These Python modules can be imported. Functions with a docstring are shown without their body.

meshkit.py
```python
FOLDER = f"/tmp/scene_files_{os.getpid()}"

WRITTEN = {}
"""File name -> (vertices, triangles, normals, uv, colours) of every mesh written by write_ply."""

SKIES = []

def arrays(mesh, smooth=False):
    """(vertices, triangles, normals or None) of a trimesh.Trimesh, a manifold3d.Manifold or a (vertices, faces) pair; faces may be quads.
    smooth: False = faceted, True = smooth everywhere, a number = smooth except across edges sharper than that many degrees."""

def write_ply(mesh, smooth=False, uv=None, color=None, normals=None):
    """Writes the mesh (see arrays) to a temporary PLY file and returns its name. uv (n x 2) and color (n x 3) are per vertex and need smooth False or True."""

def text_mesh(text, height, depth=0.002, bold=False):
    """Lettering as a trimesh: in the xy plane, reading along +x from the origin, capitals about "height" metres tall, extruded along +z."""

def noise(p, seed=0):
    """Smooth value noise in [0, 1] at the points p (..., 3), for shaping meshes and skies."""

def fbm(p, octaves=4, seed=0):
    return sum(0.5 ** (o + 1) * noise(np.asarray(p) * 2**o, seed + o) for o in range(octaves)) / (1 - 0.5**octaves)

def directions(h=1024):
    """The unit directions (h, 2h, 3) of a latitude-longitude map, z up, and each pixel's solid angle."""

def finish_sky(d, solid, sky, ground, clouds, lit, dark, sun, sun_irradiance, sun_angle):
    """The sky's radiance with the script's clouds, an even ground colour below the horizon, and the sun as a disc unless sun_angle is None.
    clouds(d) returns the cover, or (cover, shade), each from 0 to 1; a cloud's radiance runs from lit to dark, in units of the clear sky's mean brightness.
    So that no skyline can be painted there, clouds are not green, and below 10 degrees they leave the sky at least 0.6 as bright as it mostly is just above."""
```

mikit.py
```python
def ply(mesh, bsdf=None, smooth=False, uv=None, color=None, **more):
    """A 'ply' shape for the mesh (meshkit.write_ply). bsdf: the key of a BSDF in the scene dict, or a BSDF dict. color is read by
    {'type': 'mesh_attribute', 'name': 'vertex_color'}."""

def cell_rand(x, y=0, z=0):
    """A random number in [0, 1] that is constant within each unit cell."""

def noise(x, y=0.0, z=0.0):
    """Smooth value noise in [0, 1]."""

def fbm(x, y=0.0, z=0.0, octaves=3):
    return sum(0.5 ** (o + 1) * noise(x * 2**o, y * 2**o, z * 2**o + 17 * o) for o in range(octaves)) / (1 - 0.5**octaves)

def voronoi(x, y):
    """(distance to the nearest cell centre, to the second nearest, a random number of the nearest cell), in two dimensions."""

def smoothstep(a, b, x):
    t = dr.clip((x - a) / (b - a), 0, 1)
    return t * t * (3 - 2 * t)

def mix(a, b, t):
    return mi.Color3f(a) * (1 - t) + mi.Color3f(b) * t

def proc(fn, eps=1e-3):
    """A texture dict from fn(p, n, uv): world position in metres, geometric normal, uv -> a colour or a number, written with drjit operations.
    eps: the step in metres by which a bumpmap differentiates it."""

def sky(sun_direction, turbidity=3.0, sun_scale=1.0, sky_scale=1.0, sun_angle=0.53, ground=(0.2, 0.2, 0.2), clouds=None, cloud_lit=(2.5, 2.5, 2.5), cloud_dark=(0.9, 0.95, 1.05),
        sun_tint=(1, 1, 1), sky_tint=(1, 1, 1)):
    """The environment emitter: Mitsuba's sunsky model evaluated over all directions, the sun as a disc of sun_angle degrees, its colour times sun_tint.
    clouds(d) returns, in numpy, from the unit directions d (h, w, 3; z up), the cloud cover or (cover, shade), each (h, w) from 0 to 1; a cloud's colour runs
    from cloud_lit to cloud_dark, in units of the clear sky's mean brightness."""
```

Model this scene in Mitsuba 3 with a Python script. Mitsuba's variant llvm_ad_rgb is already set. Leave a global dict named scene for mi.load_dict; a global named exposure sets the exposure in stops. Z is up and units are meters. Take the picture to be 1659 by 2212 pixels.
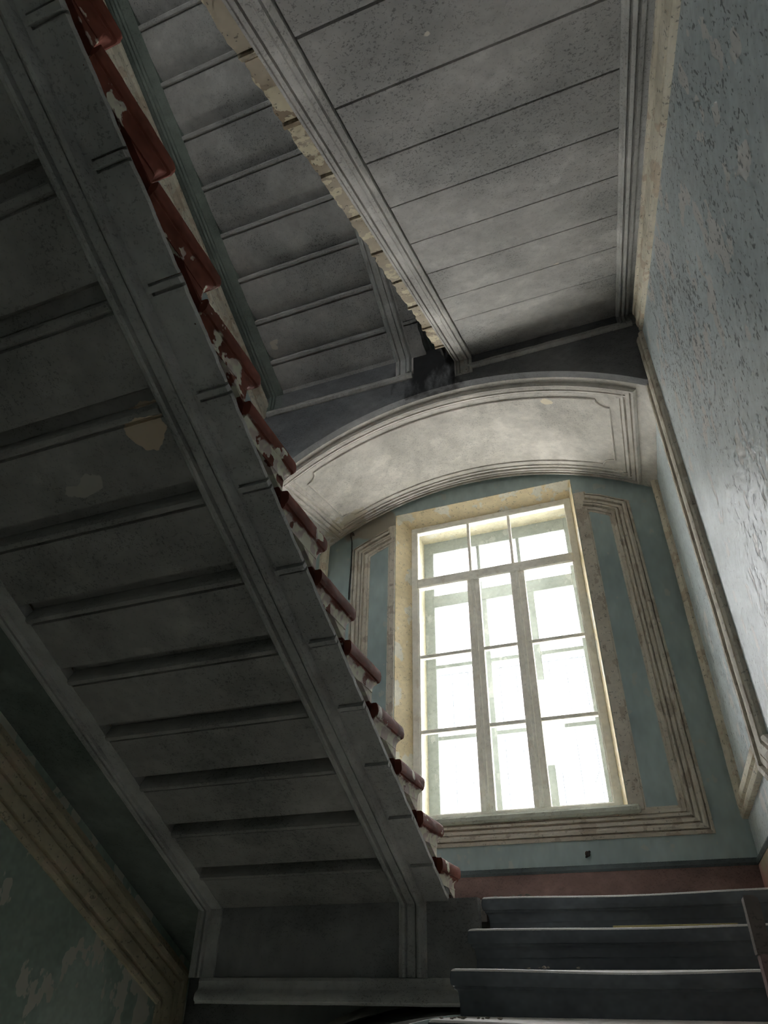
import math, random
import numpy as np, trimesh, manifold3d as m3
import mapbox_earcut as earcut
import drjit as dr
import mitsuba as mi
import mikit, meshkit
from mikit import proc, noise, fbm, smoothstep, mix, voronoi

random.seed(7)
rng = np.random.default_rng(7)
scene, labels = {'type': 'scene'}, {}

# ------------------------------------------------------------------ camera
R = np.array([[0.94040631, 0.34000441, 0.00574187], [-0.1858015, 0.5278973, -0.82873536], [-0.2848048, 0.77828112, 0.55961123]])   # rows: right, down, forward
CAM = np.array([0.870004, -3.597269, -0.39009])
FPX = 1431.512
tw = np.eye(4)
tw[:3, 0], tw[:3, 1], tw[:3, 2], tw[:3, 3] = -R[0], -R[1], R[2], CAM
scene['camera'] = {'type': 'perspective', 'fov': math.degrees(2 * math.atan(1659 / 2 / FPX)), 'fov_axis': 'x', 'near_clip': 0.02, 'far_clip': 400.0,
                   'principal_point_offset_x': -29.865 / 1659, 'principal_point_offset_y': -69.507 / 2212,
                   'to_world': mi.ScalarTransform4f(tw.tolist())}

# ------------------------------------------------------------------ light: an overcast sky outside the window
def clouds(d):
    c = meshkit.fbm(d * 3.0, 4, seed=3)
    return np.ones(d.shape[:2]) , 0.35 * c
scene['sky'] = mikit.sky((0.35, 0.75, 0.62), turbidity=5.0, sun_scale=0.0, clouds=clouds, cloud_lit=(2.08, 2.08, 2.1), cloud_dark=(1.36, 1.38, 1.42), ground=(0.6, 0.6, 0.58))
exposure = 5.95

# ------------------------------------------------------------------ measures (metres; Z = 0 is the landing under the window)
G, RI = 0.30, 0.1559
L = math.hypot(G, RI)
XR, XL, XLL = 1.42, -1.61, -1.90          # right wall, upper left wall, lower left wall
YW, YO = 1.20, 1.85                       # inner and outer face of the window wall
YF0, YF1 = -0.06, -0.19                   # front face of the lower and of the upper half landing
ZG, ZM, ZU = -12 * RI, 2.026, 3.897       # ground floor, middle floor, upper half landing
YB = -5.6
ZTOP = 6.9
YARD_DOOR = (-1.45, -0.50, ZG, -0.90)                   # the low yard door under the landing
SIDE_DOOR = (-4.75, -4.58, ZG, 0.20)                  # an open doorway in the right wall, behind the viewer
BACK_OPENINGS = [(-0.9, -0.3, 2.9, 4.6)]          # a window on the floor above, behind the viewer

def lin(r, g, b):
    f = lambda c: (c / 255 / 12.92) if c / 255 < 0.04045 else ((c / 255 + 0.055) / 1.055) ** 2.4
    return (f(r), f(g), f(b))

# ------------------------------------------------------------------ materials
def bsdf(key, fn, rough=0.7, bump=None, bscale=0.002, spec=0.3, eps=1.5e-3):
    b = {'type': 'principled', 'base_color': proc(fn), 'roughness': rough, 'specular': spec}
    if bump is not None:
        b = {'type': 'bumpmap', 'arbitrary': proc(bump, eps=eps), 'scale': bscale, 'bsdf': b}
    scene[key] = {'type': 'twosided', 'bsdf': b}

def dusty(base, dirt, speck=0.5, streak=(1, 1, 1), scale=1.0, patch=None, patch_at=0.70, grime=None):
    """Old whitewash: slow clouds of dirt, gritty specks, here and there a bare patch."""
    def fn(p, n, uv):
        x, y, z = p.x * scale, p.y * scale, p.z * scale
        a = fbm(x * 2.3 + 3, y * 2.3, z * 2.3, 4)
        c = mix(base, dirt, smoothstep(0.35, 0.72, a))
        s = noise(x * 260, y * 260, z * 260) * noise(x * 110 + 7, y * 110, z * 110)
        c = c * (1 - speck * smoothstep(0.25, 0.6, s) * (0.35 + 0.65 * smoothstep(0.4, 0.6, a)))
        sm = fbm(x * 7 + 5, y * 7, z * 7 + 2, 4)
        c = c * (1 + 0.16 * smoothstep(0.55, 0.72, sm) - 0.10 * smoothstep(0.48, 0.3, sm))
        w = fbm(x * 26 * streak[0], y * 26 * streak[1], z * 26 * streak[2], 3)
        c = c * (0.86 + 0.28 * w)
        if grime is not None:
            c = mix(c, grime, 0.55 * smoothstep(0.52, 0.75, fbm(x * 1.1 + 9, y * 1.1, z * 1.1 + 4, 3)))
        if patch is not None:
            q = fbm(x * 3.7 + 21, y * 3.7 + 5, z * 3.7, 5)
            c = mix(c, patch, smoothstep(patch_at, patch_at + 0.012, q))
        return c
    return fn

grit = lambda p, n, uv: 0.6 * noise(p.x * 120, p.y * 120, p.z * 120) + fbm(p.x * 22, p.y * 22, p.z * 22, 3)
flaky = lambda p, n, uv: smoothstep(0.52, 0.56, fbm(p.x * 18, p.y * 18, p.z * 9, 5)) + 0.35 * fbm(p.x * 60, p.y * 60, p.z * 60, 2)

SOFF = lin(168, 166, 163)
bsdf('soffit_paint', dusty(SOFF, lin(140, 140, 138), 0.45, patch=lin(192, 186, 176), patch_at=0.80), 0.8, grit, 0.0015)
dark_base = dusty(lin(156, 154, 150), lin(128, 128, 124), 0.4)
PATCHES = [(-0.490, -2.345, 0.062, 0.060, lin(206, 186, 162), 3.0), (-0.821, -2.226, 0.085, 0.035, lin(180, 176, 168), 8.0), (-1.02, -2.9, 0.14, 0.07, lin(158, 154, 148), 5.0)]
def soffit_dark(p, n, uv):
    c = dark_base(p, n, uv)
    for px, py, rx, ry, col, k in PATCHES:                                              # places where the whitewash has come off
        d = dr.sqrt(dr.square((p.x - px) / rx) + dr.square((p.y - py) / ry)) + 1.5 * (fbm(p.x * 14 + k, p.y * 14, k, 4) - 0.5)
        c = mix(c, col, 0.85 * smoothstep(1.0, 0.93, d))
    return c
bsdf('soffit_dark', soffit_dark, 0.8, grit, 0.0015)
bsdf('rail_paint', dusty(lin(184, 183, 180), lin(154, 154, 151), 0.35, streak=(1, .5, .5)), 0.75, grit, 0.0012)
bsdf('rail_pale', dusty(lin(190, 188, 184), lin(160, 158, 154), 0.4, streak=(2, .3, .3)), 0.75, grit, 0.0012)
bsdf('margin_green', dusty(lin(120, 129, 122), lin(92, 102, 95), 0.35), 0.75, grit, 0.0012)
bsdf('fascia_grey', dusty(lin(142, 142, 141), lin(114, 115, 114), 0.35, streak=(1, 1, .25)), 0.75, grit, 0.0012)
vault_base = dusty(lin(204, 199, 193), lin(184, 180, 174), 0.3)
def vault_col(p, n, uv):
    c = vault_base(p, n, uv)
    for px, py, rx, ry, k in ((0.70, 0.15, 0.055, 0.040, 2.0), (-1.33, 1.05, 0.20, 0.16, 9.0)):
        d = dr.sqrt(dr.square((p.x - px) / rx) + dr.square((p.y - py) / ry)) + 1.5 * (fbm(p.x * 14 + k, p.y * 14, k, 4) - 0.5)
        c = mix(c, lin(228, 218, 196) if k < 9 else lin(176, 167, 150), 0.8 * smoothstep(1.0, 0.9, d))
    return c
bsdf('vault_paint', vault_col, 0.8, grit, 0.0012)

def spandrel_col(p, n, uv):
    c = dusty(lin(122, 123, 124), lin(98, 100, 102), 0.35)(p, n, uv)
    q = fbm(p.x * 16, p.y * 16, p.z * 5, 5)
    d = dr.sqrt(dr.square((p.x + 0.10) / 0.26) + dr.square((p.z - 3.72) / 0.34))        # black mould where the two flights meet
    return mix(c, lin(30, 30, 31), 0.9 * smoothstep(1.25, 0.55, d + 1.8 * (q - 0.5)))
bsdf('spandrel_paint', spandrel_col, 0.8, grit, 0.0015)

def blue_wall(p, n, uv):
    x, y, z = p.x, p.y, p.z
    a = fbm(y * 1.3, z * 1.3, 2.0, 4)
    c = mix(lin(190, 198, 201), lin(170, 179, 182), smoothstep(0.35, 0.7, a))
    c = c * (0.90 + 0.2 * fbm(y * 40, z * 40, 3.0, 2))
    big = fbm(y * 1.6 + 3, z * 0.8 + 1, 7.0, 3)                                         # where the paint flakes
    q = fbm(y * 13, z * 7, 1.0, 5) + 0.34 * (big - 0.5)
    c = mix(c, lin(204, 200, 197), 0.7 * smoothstep(0.675, 0.69, q))
    f = noise(y * 170, z * 85, 5.0) * 0.55 + noise(y * 60, z * 30, 9.0) * 0.45 + 0.55 * (big - 0.5)
    c = mix(c, lin(84, 90, 93), 0.7 * smoothstep(0.80, 0.835, f))
    pinhole = noise(y * 150, z * 90, 12.0)
    return c * (1 - 0.5 * smoothstep(0.9, 0.95, pinhole))
def blue_bump(p, n, uv):
    big = fbm(p.y * 1.6 + 3, p.z * 0.8 + 1, 7.0, 3)
    q = fbm(p.y * 13, p.z * 7, 1.0, 5) + 0.34 * (big - 0.5)
    f = noise(p.y * 170, p.z * 85, 5.0) * 0.55 + noise(p.y * 60, p.z * 30, 9.0) * 0.45 + 0.55 * (big - 0.5)
    return smoothstep(0.71, 0.66, q) + 0.9 * smoothstep(0.7, 0.8, f) + 0.3 * fbm(p.y * 50, p.z * 35, 1.0, 3)
bsdf('wall_blue', blue_wall, 0.42, blue_bump, 0.0022, 0.5)

def teal_wall(p, n, uv):
    x, y, z = p.x, p.y, p.z
    a = fbm(x * 1.7, y * 1.7, z * 1.7, 4)
    c = mix(lin(164, 180, 180), lin(146, 162, 163), smoothstep(0.35, 0.68, a))
    c = c * (0.9 + 0.2 * fbm(x * 30, y * 30, z * 10, 3))
    q = fbm(x * 14 + 4, y * 14, z * 8, 5)
    c = mix(c, lin(176, 180, 174), 0.7 * smoothstep(0.70, 0.725, q))
    st = dr.sqrt(dr.square((x + 1.16) / 0.30) + dr.square((z - 3.33) / 0.17)) + 0.7 * (fbm(x * 7, y * 7, z * 7, 3) - 0.5)   # old repair under the vault
    c = mix(c, lin(158, 150, 136), 0.9 * smoothstep(1.0, 0.8, st))
    run = smoothstep(0.36, 0.42, z) * smoothstep(0.50, 0.44, z) * smoothstep(0.55, 0.8, noise(x * 55, 0.0, z * 4))
    return mix(c, lin(166, 176, 170), 0.35 * run)
bsdf('wall_teal', teal_wall, 0.6, flaky, 0.0010, 0.35)

def green_wall(p, n, uv):
    x, y, z = p.x, p.y, p.z
    c = mix(lin(184, 198, 187), lin(158, 174, 162), smoothstep(0.35, 0.68, fbm(y * 2.2, z * 2.2, 1.0, 4)))
    c = c * (0.88 + 0.24 * fbm(y * 45, z * 45, 3.0, 2))
    q = fbm(y * 13 + 5, z * 8, 2.0, 5) + 0.30 * (fbm(y * 2.4, z * 2.4, 6.0, 2) - 0.5)
    c = mix(c, lin(214, 210, 198), 0.85 * smoothstep(0.60, 0.63, q))
    return c
bsdf('wall_green', green_wall, 0.7, flaky, 0.0012, 0.3)
bsdf('wall_plain', dusty(lin(128, 138, 134), lin(104, 112, 110), 0.3), 0.8)
bsdf('ceiling_white', dusty(lin(190, 190, 186), lin(160, 160, 156), 0.3), 0.85)

def flaking(base, under, dark, t=0.60, sx=12, sz=12, crack=0.75):
    """Peeling oil paint: base coat, bare under-coat where it has come off, dark lines in the moulding."""
    def fn(p, n, uv):
        x, y, z = p.x, p.y, p.z
        c = mix(base, dark, 0.6 * smoothstep(0.42, 0.75, fbm(x * 5, y * 5, z * 5, 3)))
        q = fbm(x * sx + 2, y * sx + 8, z * sz, 5)
        c = mix(c, under, 0.75 * smoothstep(t, t + 0.03, q))
        e = noise(x * 160, y * 160, z * 120) * noise(x * 60, y * 60, z * 45)
        c = c * (0.9 + 0.2 * fbm(x * 40, y * 40, z * 40, 2))
        return c * (1 - 0.7 * crack * smoothstep(0.42, 0.6, e))
    return fn
bsdf('trim_yellow', flaking(lin(208, 201, 184), lin(186, 170, 150), lin(178, 170, 152), 0.58, 14, 9), 0.7, flaky, 0.0015)
bsdf('trim_brown', flaking(lin(204, 197, 184), lin(172, 160, 146), lin(182, 174, 161), 0.60, 16, 8, 0.6), 0.7, flaky, 0.0018)
bsdf('trim_dull', flaking(lin(196, 186, 160), lin(206, 190, 168), lin(170, 162, 140), 0.60, 10, 10, 0.6), 0.75, flaky, 0.0015)
bsdf('reveal_paint', flaking(lin(224, 209, 174), lin(220, 219, 208), lin(206, 190, 156), 0.58, 9, 5, 0.5), 0.6, flaky, 0.0015)
bsdf('lining_paint', flaking(lin(186, 180, 156), lin(184, 184, 172), lin(168, 164, 144), 0.62, 9, 5, 0.4), 0.6)
bsdf('window_paint', flaking(lin(240, 238, 228), lin(224, 219, 206), lin(228, 224, 212), 0.66, 16, 7, 0.2), 0.55, flaky, 0.0008)
bsdf('outer_paint', flaking(lin(150, 157, 152), lin(168, 172, 168), lin(134, 142, 137), 0.62, 16, 6, 0.2), 0.6)
bsdf('sill_paint', flaking(lin(190, 194, 180), lin(166, 166, 150), lin(170, 174, 162), 0.66, 16, 16, 0.4), 0.6, flaky, 0.0008)

def red_step(p, n, uv):
    x, y, z = p.x, p.y, p.z
    low = smoothstep(2.0, 0.4, z)                                                      # the lower ends have lost more of their paint
    c = mix(lin(122, 70, 58), lin(98, 56, 44), smoothstep(0.35, 0.65, fbm(y * 9, z * 9, x * 9, 3)))
    c = c * (0.85 + 0.3 * noise(x * 60, y * 60, z * 60))
    k = (z - 0.0005) / 0.1559
    dz = 0.1559 * (1 - (k - dr.floor(k)))                                              # how far below the tread
    q = fbm(y * 16 + 3, z * 16, x * 16 + 1, 5)
    lo2 = smoothstep(1.45, 0.85, z)
    bare = smoothstep(0.064, 0.076, dz + 0.06 * (q - 0.5)) * smoothstep(0.56, 0.60, q + 0.24 * lo2) + smoothstep(0.73, 0.745, q + 0.05 * low)
    c = mix(c, mix(lin(214, 212, 194), lin(190, 178, 170), smoothstep(0.45, 0.6, fbm(y * 30, z * 30, x * 30, 2))), dr.clip(bare, 0, 1))
    rub = smoothstep(0.5, 0.66, fbm(y * 70, z * 70, x * 70, 2)) * smoothstep(0.85, 0.3, z) * smoothstep(0.07, 0.10, dz)
    return mix(c, lin(206, 188, 186), 0.6 * rub)
bsdf('step_red', red_step, 0.72, flaky, 0.0016, 0.2)

def dark_step(p, n, uv):
    x, y, z = p.x, p.y, p.z
    c = mix(lin(110, 117, 122), lin(88, 94, 99), smoothstep(0.35, 0.65, fbm(x * 4, y * 4, z * 4, 4)))
    c = c * (0.85 + 0.3 * fbm(x * 50, y * 50, z * 50, 2))
    worn = smoothstep(0.35, 0.85, n.z) * (0.7 + 0.5 * fbm(x * 6, y * 6, z * 6, 3))
    return mix(c, lin(222, 220, 216), dr.clip(worn, 0, 1))                              # the treads are worn to the bare stone
bsdf('step_dark', dark_step, 0.6, grit, 0.0012, 0.4)
bsdf('floor_pale', dusty(lin(196, 192, 184), lin(172, 168, 160), 0.3), 0.8)
bsdf('stone_plain', dusty(lin(150, 148, 144), lin(120, 118, 116), 0.4), 0.8)
bsdf('edge_plaster', flaking(lin(170, 160, 142), lin(206, 198, 172), lin(120, 98, 70), 0.54, 18, 18), 0.85, flaky, 0.003)
bsdf('skirting_red', dusty(lin(138, 112, 106), lin(112, 90, 86), 0.35), 0.6, grit, 0.001)
def red_dado(p, n, uv):
    c = mix(lin(190, 150, 142), lin(170, 160, 138), smoothstep(0.4, 0.65, fbm(p.x * 6, p.y * 3, p.z * 4, 4)))
    return c * (0.85 + 0.3 * fbm(p.y * 40, p.z * 40, 1.0, 2))
bsdf('dado_red', red_dado, 0.6, grit, 0.001)
bsdf('ledge_dark', dusty(lin(96, 106, 108), lin(70, 78, 80), 0.3), 0.6)
bsdf('post_wood', dusty(lin(150, 140, 134), lin(118, 108, 104), 0.3, streak=(1, 1, .12)), 0.6, grit, 0.0008)
bsdf('post_pink', dusty(lin(186, 160, 158), lin(150, 122, 120), 0.4), 0.6, grit, 0.001)
bsdf('lath_wood', dusty(lin(190, 176, 128), lin(160, 146, 104), 0.2, streak=(.1, 1, 1)), 0.6)
bsdf('iron', lambda p, n, uv: mix(lin(42, 40, 40), lin(70, 52, 42), smoothstep(0.45, 0.6, fbm(p.x * 60, p.y * 60, p.z * 60, 2))), 0.6)
bsdf('grille_paint', lambda p, n, uv: mi.Color3f(0.30, 0.31, 0.34) + 0.05 * noise(p.x * 40, p.y * 40, p.z * 40), 0.6)
bsdf('rubble', dusty(lin(170, 164, 152), lin(120, 114, 106), 0.4), 0.9)
bsdf('cable_black', lambda p, n, uv: mi.Color3f(0.02, 0.02, 0.022) + 0.01 * noise(p.x * 90, p.y * 90, p.z * 90), 0.5)
bsdf('ground_out', dusty(lin(214, 212, 206), lin(198, 196, 190), 0.1, scale=0.3), 0.9)      # pale, sparsely snowed paving
scene['glass'] = {'type': 'thindielectric', 'int_ior': 1.5}

# ------------------------------------------------------------------ helpers
used = {}
def numbered(key):
    k = used.get(key, 0)
    used[key] = k + 1
    return key if k == 0 else f'{key}_{k:03d}'

def obj(name, mesh, mat, parent=None, smooth=False):
    key = numbered((parent + '__' if parent else '') + name)
    scene[key] = mikit.ply(mesh, mat, smooth=smooth)
    return key

def thing(name, label, cat=None, group=None, kind=None):
    key = numbered(name)
    labels[key] = {'label': label}
    if cat: labels[key]['category'] = cat
    if group: labels[key]['group'] = group
    if kind: labels[key]['kind'] = kind
    return key

def tag(key, label=None, cat=None, group=None, kind=None):
    labels[key] = {k: v for k, v in dict(label=label, category=cat, group=group, kind=kind).items() if v}
    return key

def box(x0, x1, y0, y1, z0, z1):
    m = trimesh.creation.box((x1 - x0, y1 - y0, z1 - z0))
    m.apply_translation(((x0 + x1) / 2, (y0 + y1) / 2, (z0 + z1) / 2))
    return m

def cbox(x0, x1, y0, y1, z0, z1, c=0.004):
    """A box with chamfered edges."""
    a = np.array([[x0, y0, z0], [x1, y1, z1]])
    pts = []
    for k in np.ndindex(2, 2, 2):
        for ax in range(3):
            q = np.array([a[k[i], i] + (0 if i == ax else (c if k[i] == 0 else -c)) for i in range(3)])
            pts.append(q)
    return trimesh.convex.convex_hull(np.array(pts))

def cat(*ms):
    return trimesh.util.concatenate([m for m in ms if m is not None])

def man(mesh):
    return m3.Manifold(m3.Mesh(np.asarray(mesh.vertices, np.float32), np.asarray(mesh.faces, np.uint32)))

def unman(m):
    q = m.to_mesh()
    return trimesh.Trimesh(np.array(q.vert_properties[:, :3]), np.array(q.tri_verts), process=False)

def polyfaces(pts2):
    return earcut.triangulate_float64(np.asarray(pts2, float), np.array([len(pts2)], np.uint32)).reshape(-1, 3)

def prism(poly, axis, a, b):
    """A polygon in the plane across the axis, extruded from a to b. axis 0: poly is (y, z); axis 1: (x, z); axis 2: (x, y)."""
    p = np.asarray(poly, float)
    o = [i for i in range(3) if i != axis]
    n = len(p)
    v = np.zeros((2 * n, 3))
    v[:n, axis], v[n:, axis] = a, b
    v[:n, o], v[n:, o] = p, p
    f = polyfaces(p)
    side = [[i, (i + 1) % n, n + (i + 1) % n] for i in range(n)] + [[i, n + (i + 1) % n, n + i] for i in range(n)]
    m = trimesh.Trimesh(v, np.vstack([f, f + n, side]), process=False)
    m.fix_normals()
    return m

def grid(P):
    """A quad mesh through the points P (a, b, 3)."""
    a, b = P.shape[:2]
    i = np.arange(a * b).reshape(a, b)
    q = np.stack([i[:-1, :-1], i[1:, :-1], i[1:, 1:], i[:-1, 1:]], -1).reshape(-1, 4)
    return trimesh.Trimesh(P.reshape(-1, 3), np.vstack([q[:, [0, 1, 2]], q[:, [0, 2, 3]]]), process=False)

def relief(prof, k):
    return [(a, h * k if h > 0 else h) for a, h in prof]

def strip(P, closed=False):
    """A swept profile: P (stations, profile points, 3), with both ends capped unless closed."""
    if closed:
        P = np.concatenate([P, P[:1]])
    m = grid(P)
    if not closed:
        k = P.shape[1]
        c0 = np.vstack([P[0], P[0].mean(0)])
        c1 = np.vstack([P[-1], P[-1].mean(0)])
        fan = np.array([[i, (i + 1) % k, k] for i in range(k)])
        m = cat(m, trimesh.Trimesh(c0, fan[:, ::-1], process=False), trimesh.Trimesh(c1, fan, process=False))
    return m

def sweep(path, prof, place, closed=False):
    """path: 2D points; prof: (across, height), across to the left of the path's direction; place(u, v, h) -> xyz. Mitred corners."""
    p = np.asarray(path, float)
    n = len(p)
    prof = np.asarray(prof, float)
    rows = []
    for i in range(n):
        t0 = p[i] - p[i - 1] if (i or closed) else p[1] - p[0]
        t1 = p[(i + 1) % n] - p[i] if (i < n - 1 or closed) else t0
        t0, t1 = t0 / np.linalg.norm(t0), t1 / np.linalg.norm(t1)
        n0, n1 = np.array([-t0[1], t0[0]]), np.array([-t1[1], t1[0]])
        m = n0 + n1
        m = m / max(m @ n0, 0.2)
        q = p[i] + prof[:, :1] * m
        rows.append(place(q[:, 0], q[:, 1], prof[:, 1]))
    return strip(np.array(rows), closed)

def densify(path, step):
    out = []
    p = np.asarray(path, float)
    for a, b in zip(p[:-1], p[1:]):
        k = max(1, int(np.linalg.norm(b - a) / step))
        out += [a + (b - a) * i / k for i in range(k)]
    return np.array(out + [p[-1]])

def on_right_wall(u, v, h):   # u = y, v = z, raised towards the room
    return np.stack([XR - h, u, v], -1)
def on_wall_x(X):
    return lambda u, v, h: np.stack([X + h, u, v], -1)
def on_window_wall(u, v, h):  # u = x, v = z
    return np.stack([u, YW - h, v], -1)

def tube(pts, r, n=8):
    P = np.asarray(pts, float)
    rows = []
    for i in range(len(P)):
        t = P[min(i + 1, len(P) - 1)] - P[max(i - 1, 0)]
        t /= np.linalg.norm(t)
        a = np.cross(t, [0.31, 0.87, 0.39]); a /= np.linalg.norm(a)
        b = np.cross(t, a)
        w = np.linspace(0, 2 * np.pi, n + 1)
        rows.append(P[i] + r * (np.cos(w)[:, None] * a + np.sin(w)[:, None] * b))
    return strip(np.array(rows))

def jitter(mesh, amp, scale, seed=0):
    v = np.array(mesh.vertices)
    v += amp * (np.stack([meshkit.fbm(v * scale + 11 * k, 3, seed + k) for k in range(3)], -1) - 0.5) * 2
    return trimesh.Trimesh(v, mesh.faces, process=False)

# ------------------------------------------------------------------ the shell
def profile_sq(w, h, base=-0.01):
    return [(0, base), (0, h), (w, h), (w, base)]

obj('floor', box(XLL - 0.4, XR + 0.4, YB - 0.3, YO, ZG - 0.25, ZG), 'floor_pale'); tag('floor', 'grey stone floor at the foot of the stairs', kind='structure')
obj('ceiling', box(-2.3, XR + 0.3, YB - 0.3, YO, ZTOP, ZTOP + 0.25), 'ceiling_white'); tag('ceiling', 'plain white ceiling at the top of the stairwell', kind='structure')
wr = man(box(XR, XR + 0.35, YB - 0.3, YO, ZG - 0.25, ZTOP)) - man(box(XR - 0.1, XR + 0.5, *SIDE_DOOR))
obj('wall_right', unman(wr), 'wall_blue'); tag('wall_right', 'pale blue-grey stairwell wall with flaking paint', kind='structure')
sl = RI / G
lowpoly = [(YB - 0.3, ZG - 0.25), (YO, ZG - 0.25), (YO, -0.12), (0.15, -0.12), (-3.45, 1.84), (YB - 0.3, 1.84)]
uppoly = [(YB - 0.3, 1.84), (-3.45, 1.84), (0.15, -0.12), (YO, -0.12), (YO, ZTOP), (YB - 0.3, ZTOP)]
obj('wall_left', prism(lowpoly, 0, XLL - 0.4, XLL), 'wall_green', smooth=False)
tag('wall_left', 'dark green peeling wall under the nearer flight of stairs', kind='structure')
obj('wall_upper_left', prism(uppoly, 0, XLL - 0.4, XL), 'wall_teal')
tag('wall_upper_left', 'teal wall beside the upper flight of stairs', kind='structure')
wb = man(box(XLL - 0.4, XR + 0.35, YB - 0.3, YB, ZG - 0.25, ZTOP))
for x0, x1, z0, z1 in BACK_OPENINGS: wb = wb - man(box(x0, x1, YB - 0.4, YB + 0.1, z0, z1))
obj('wall_back', unman(wb), 'wall_plain'); tag('wall_back', 'plain wall behind the viewer at the foot of the stairs', kind='structure')

# window wall with its splayed opening
OX0, OX1, OZ0, OZ1 = -0.908, 0.737, 0.600, 3.39      # at the inner face
FX0, FX1, FZ0, FZ1 = -0.800, 0.705, 0.655, 3.300     # at the frame
YFR = 1.35
wall = man(box(XLL - 0.4, XR + 0.35, YW, YO, ZG - 0.25, ZTOP))
cut = trimesh.convex.convex_hull(np.array([[x, YW - 0.001, z] for x in (OX0, OX1) for z in (OZ0, OZ1)] + [[x, YFR, z] for x in (FX0, FX1) for z in (FZ0, FZ1)]))
wall = wall - man(cut) - man(box(FX0, FX1, YFR - 0.01, 1.46, FZ0, FZ1)) - man(box(-0.76, 0.68, 1.44, YO + 0.05, 0.66, 3.28)) - man(box(YARD_DOOR[0], YARD_DOOR[1], YW - 0.05, YO + 0.05, YARD_DOOR[2], YARD_DOOR[3]))
obj('wall_window', unman(wall), 'wall_teal'); tag('wall_window', 'teal painted end wall of the landing around the tall window', kind='structure')

# ------------------------------------------------------------------ vaults under the half landings
def vault_fn(yf, dz):
    def at(x, b, h=0.0):
        """A point of the vault's underside: x across, b from 0 (front edge) to 1 (window wall), h below the surface."""
        x, b, h = np.broadcast_arrays(np.asarray(x, float), np.asarray(b, float), np.asarray(h, float))
        x0 = -0.007 + b * (-0.143); z0 = 1.047 + b * (-0.197); r = 2.381 + b * 0.359
        s = (x - x0) / r
        c = np.sqrt(np.maximum(1 - s * s, 0.01))
        return np.stack([x - h * s, yf + b * (YW - yf) + 0 * x, z0 + r * c - h * c + dz], -1)
    return at
vault_up, vault_low = vault_fn(YF1, 0.0), vault_fn(YF0, -3.90)

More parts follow.
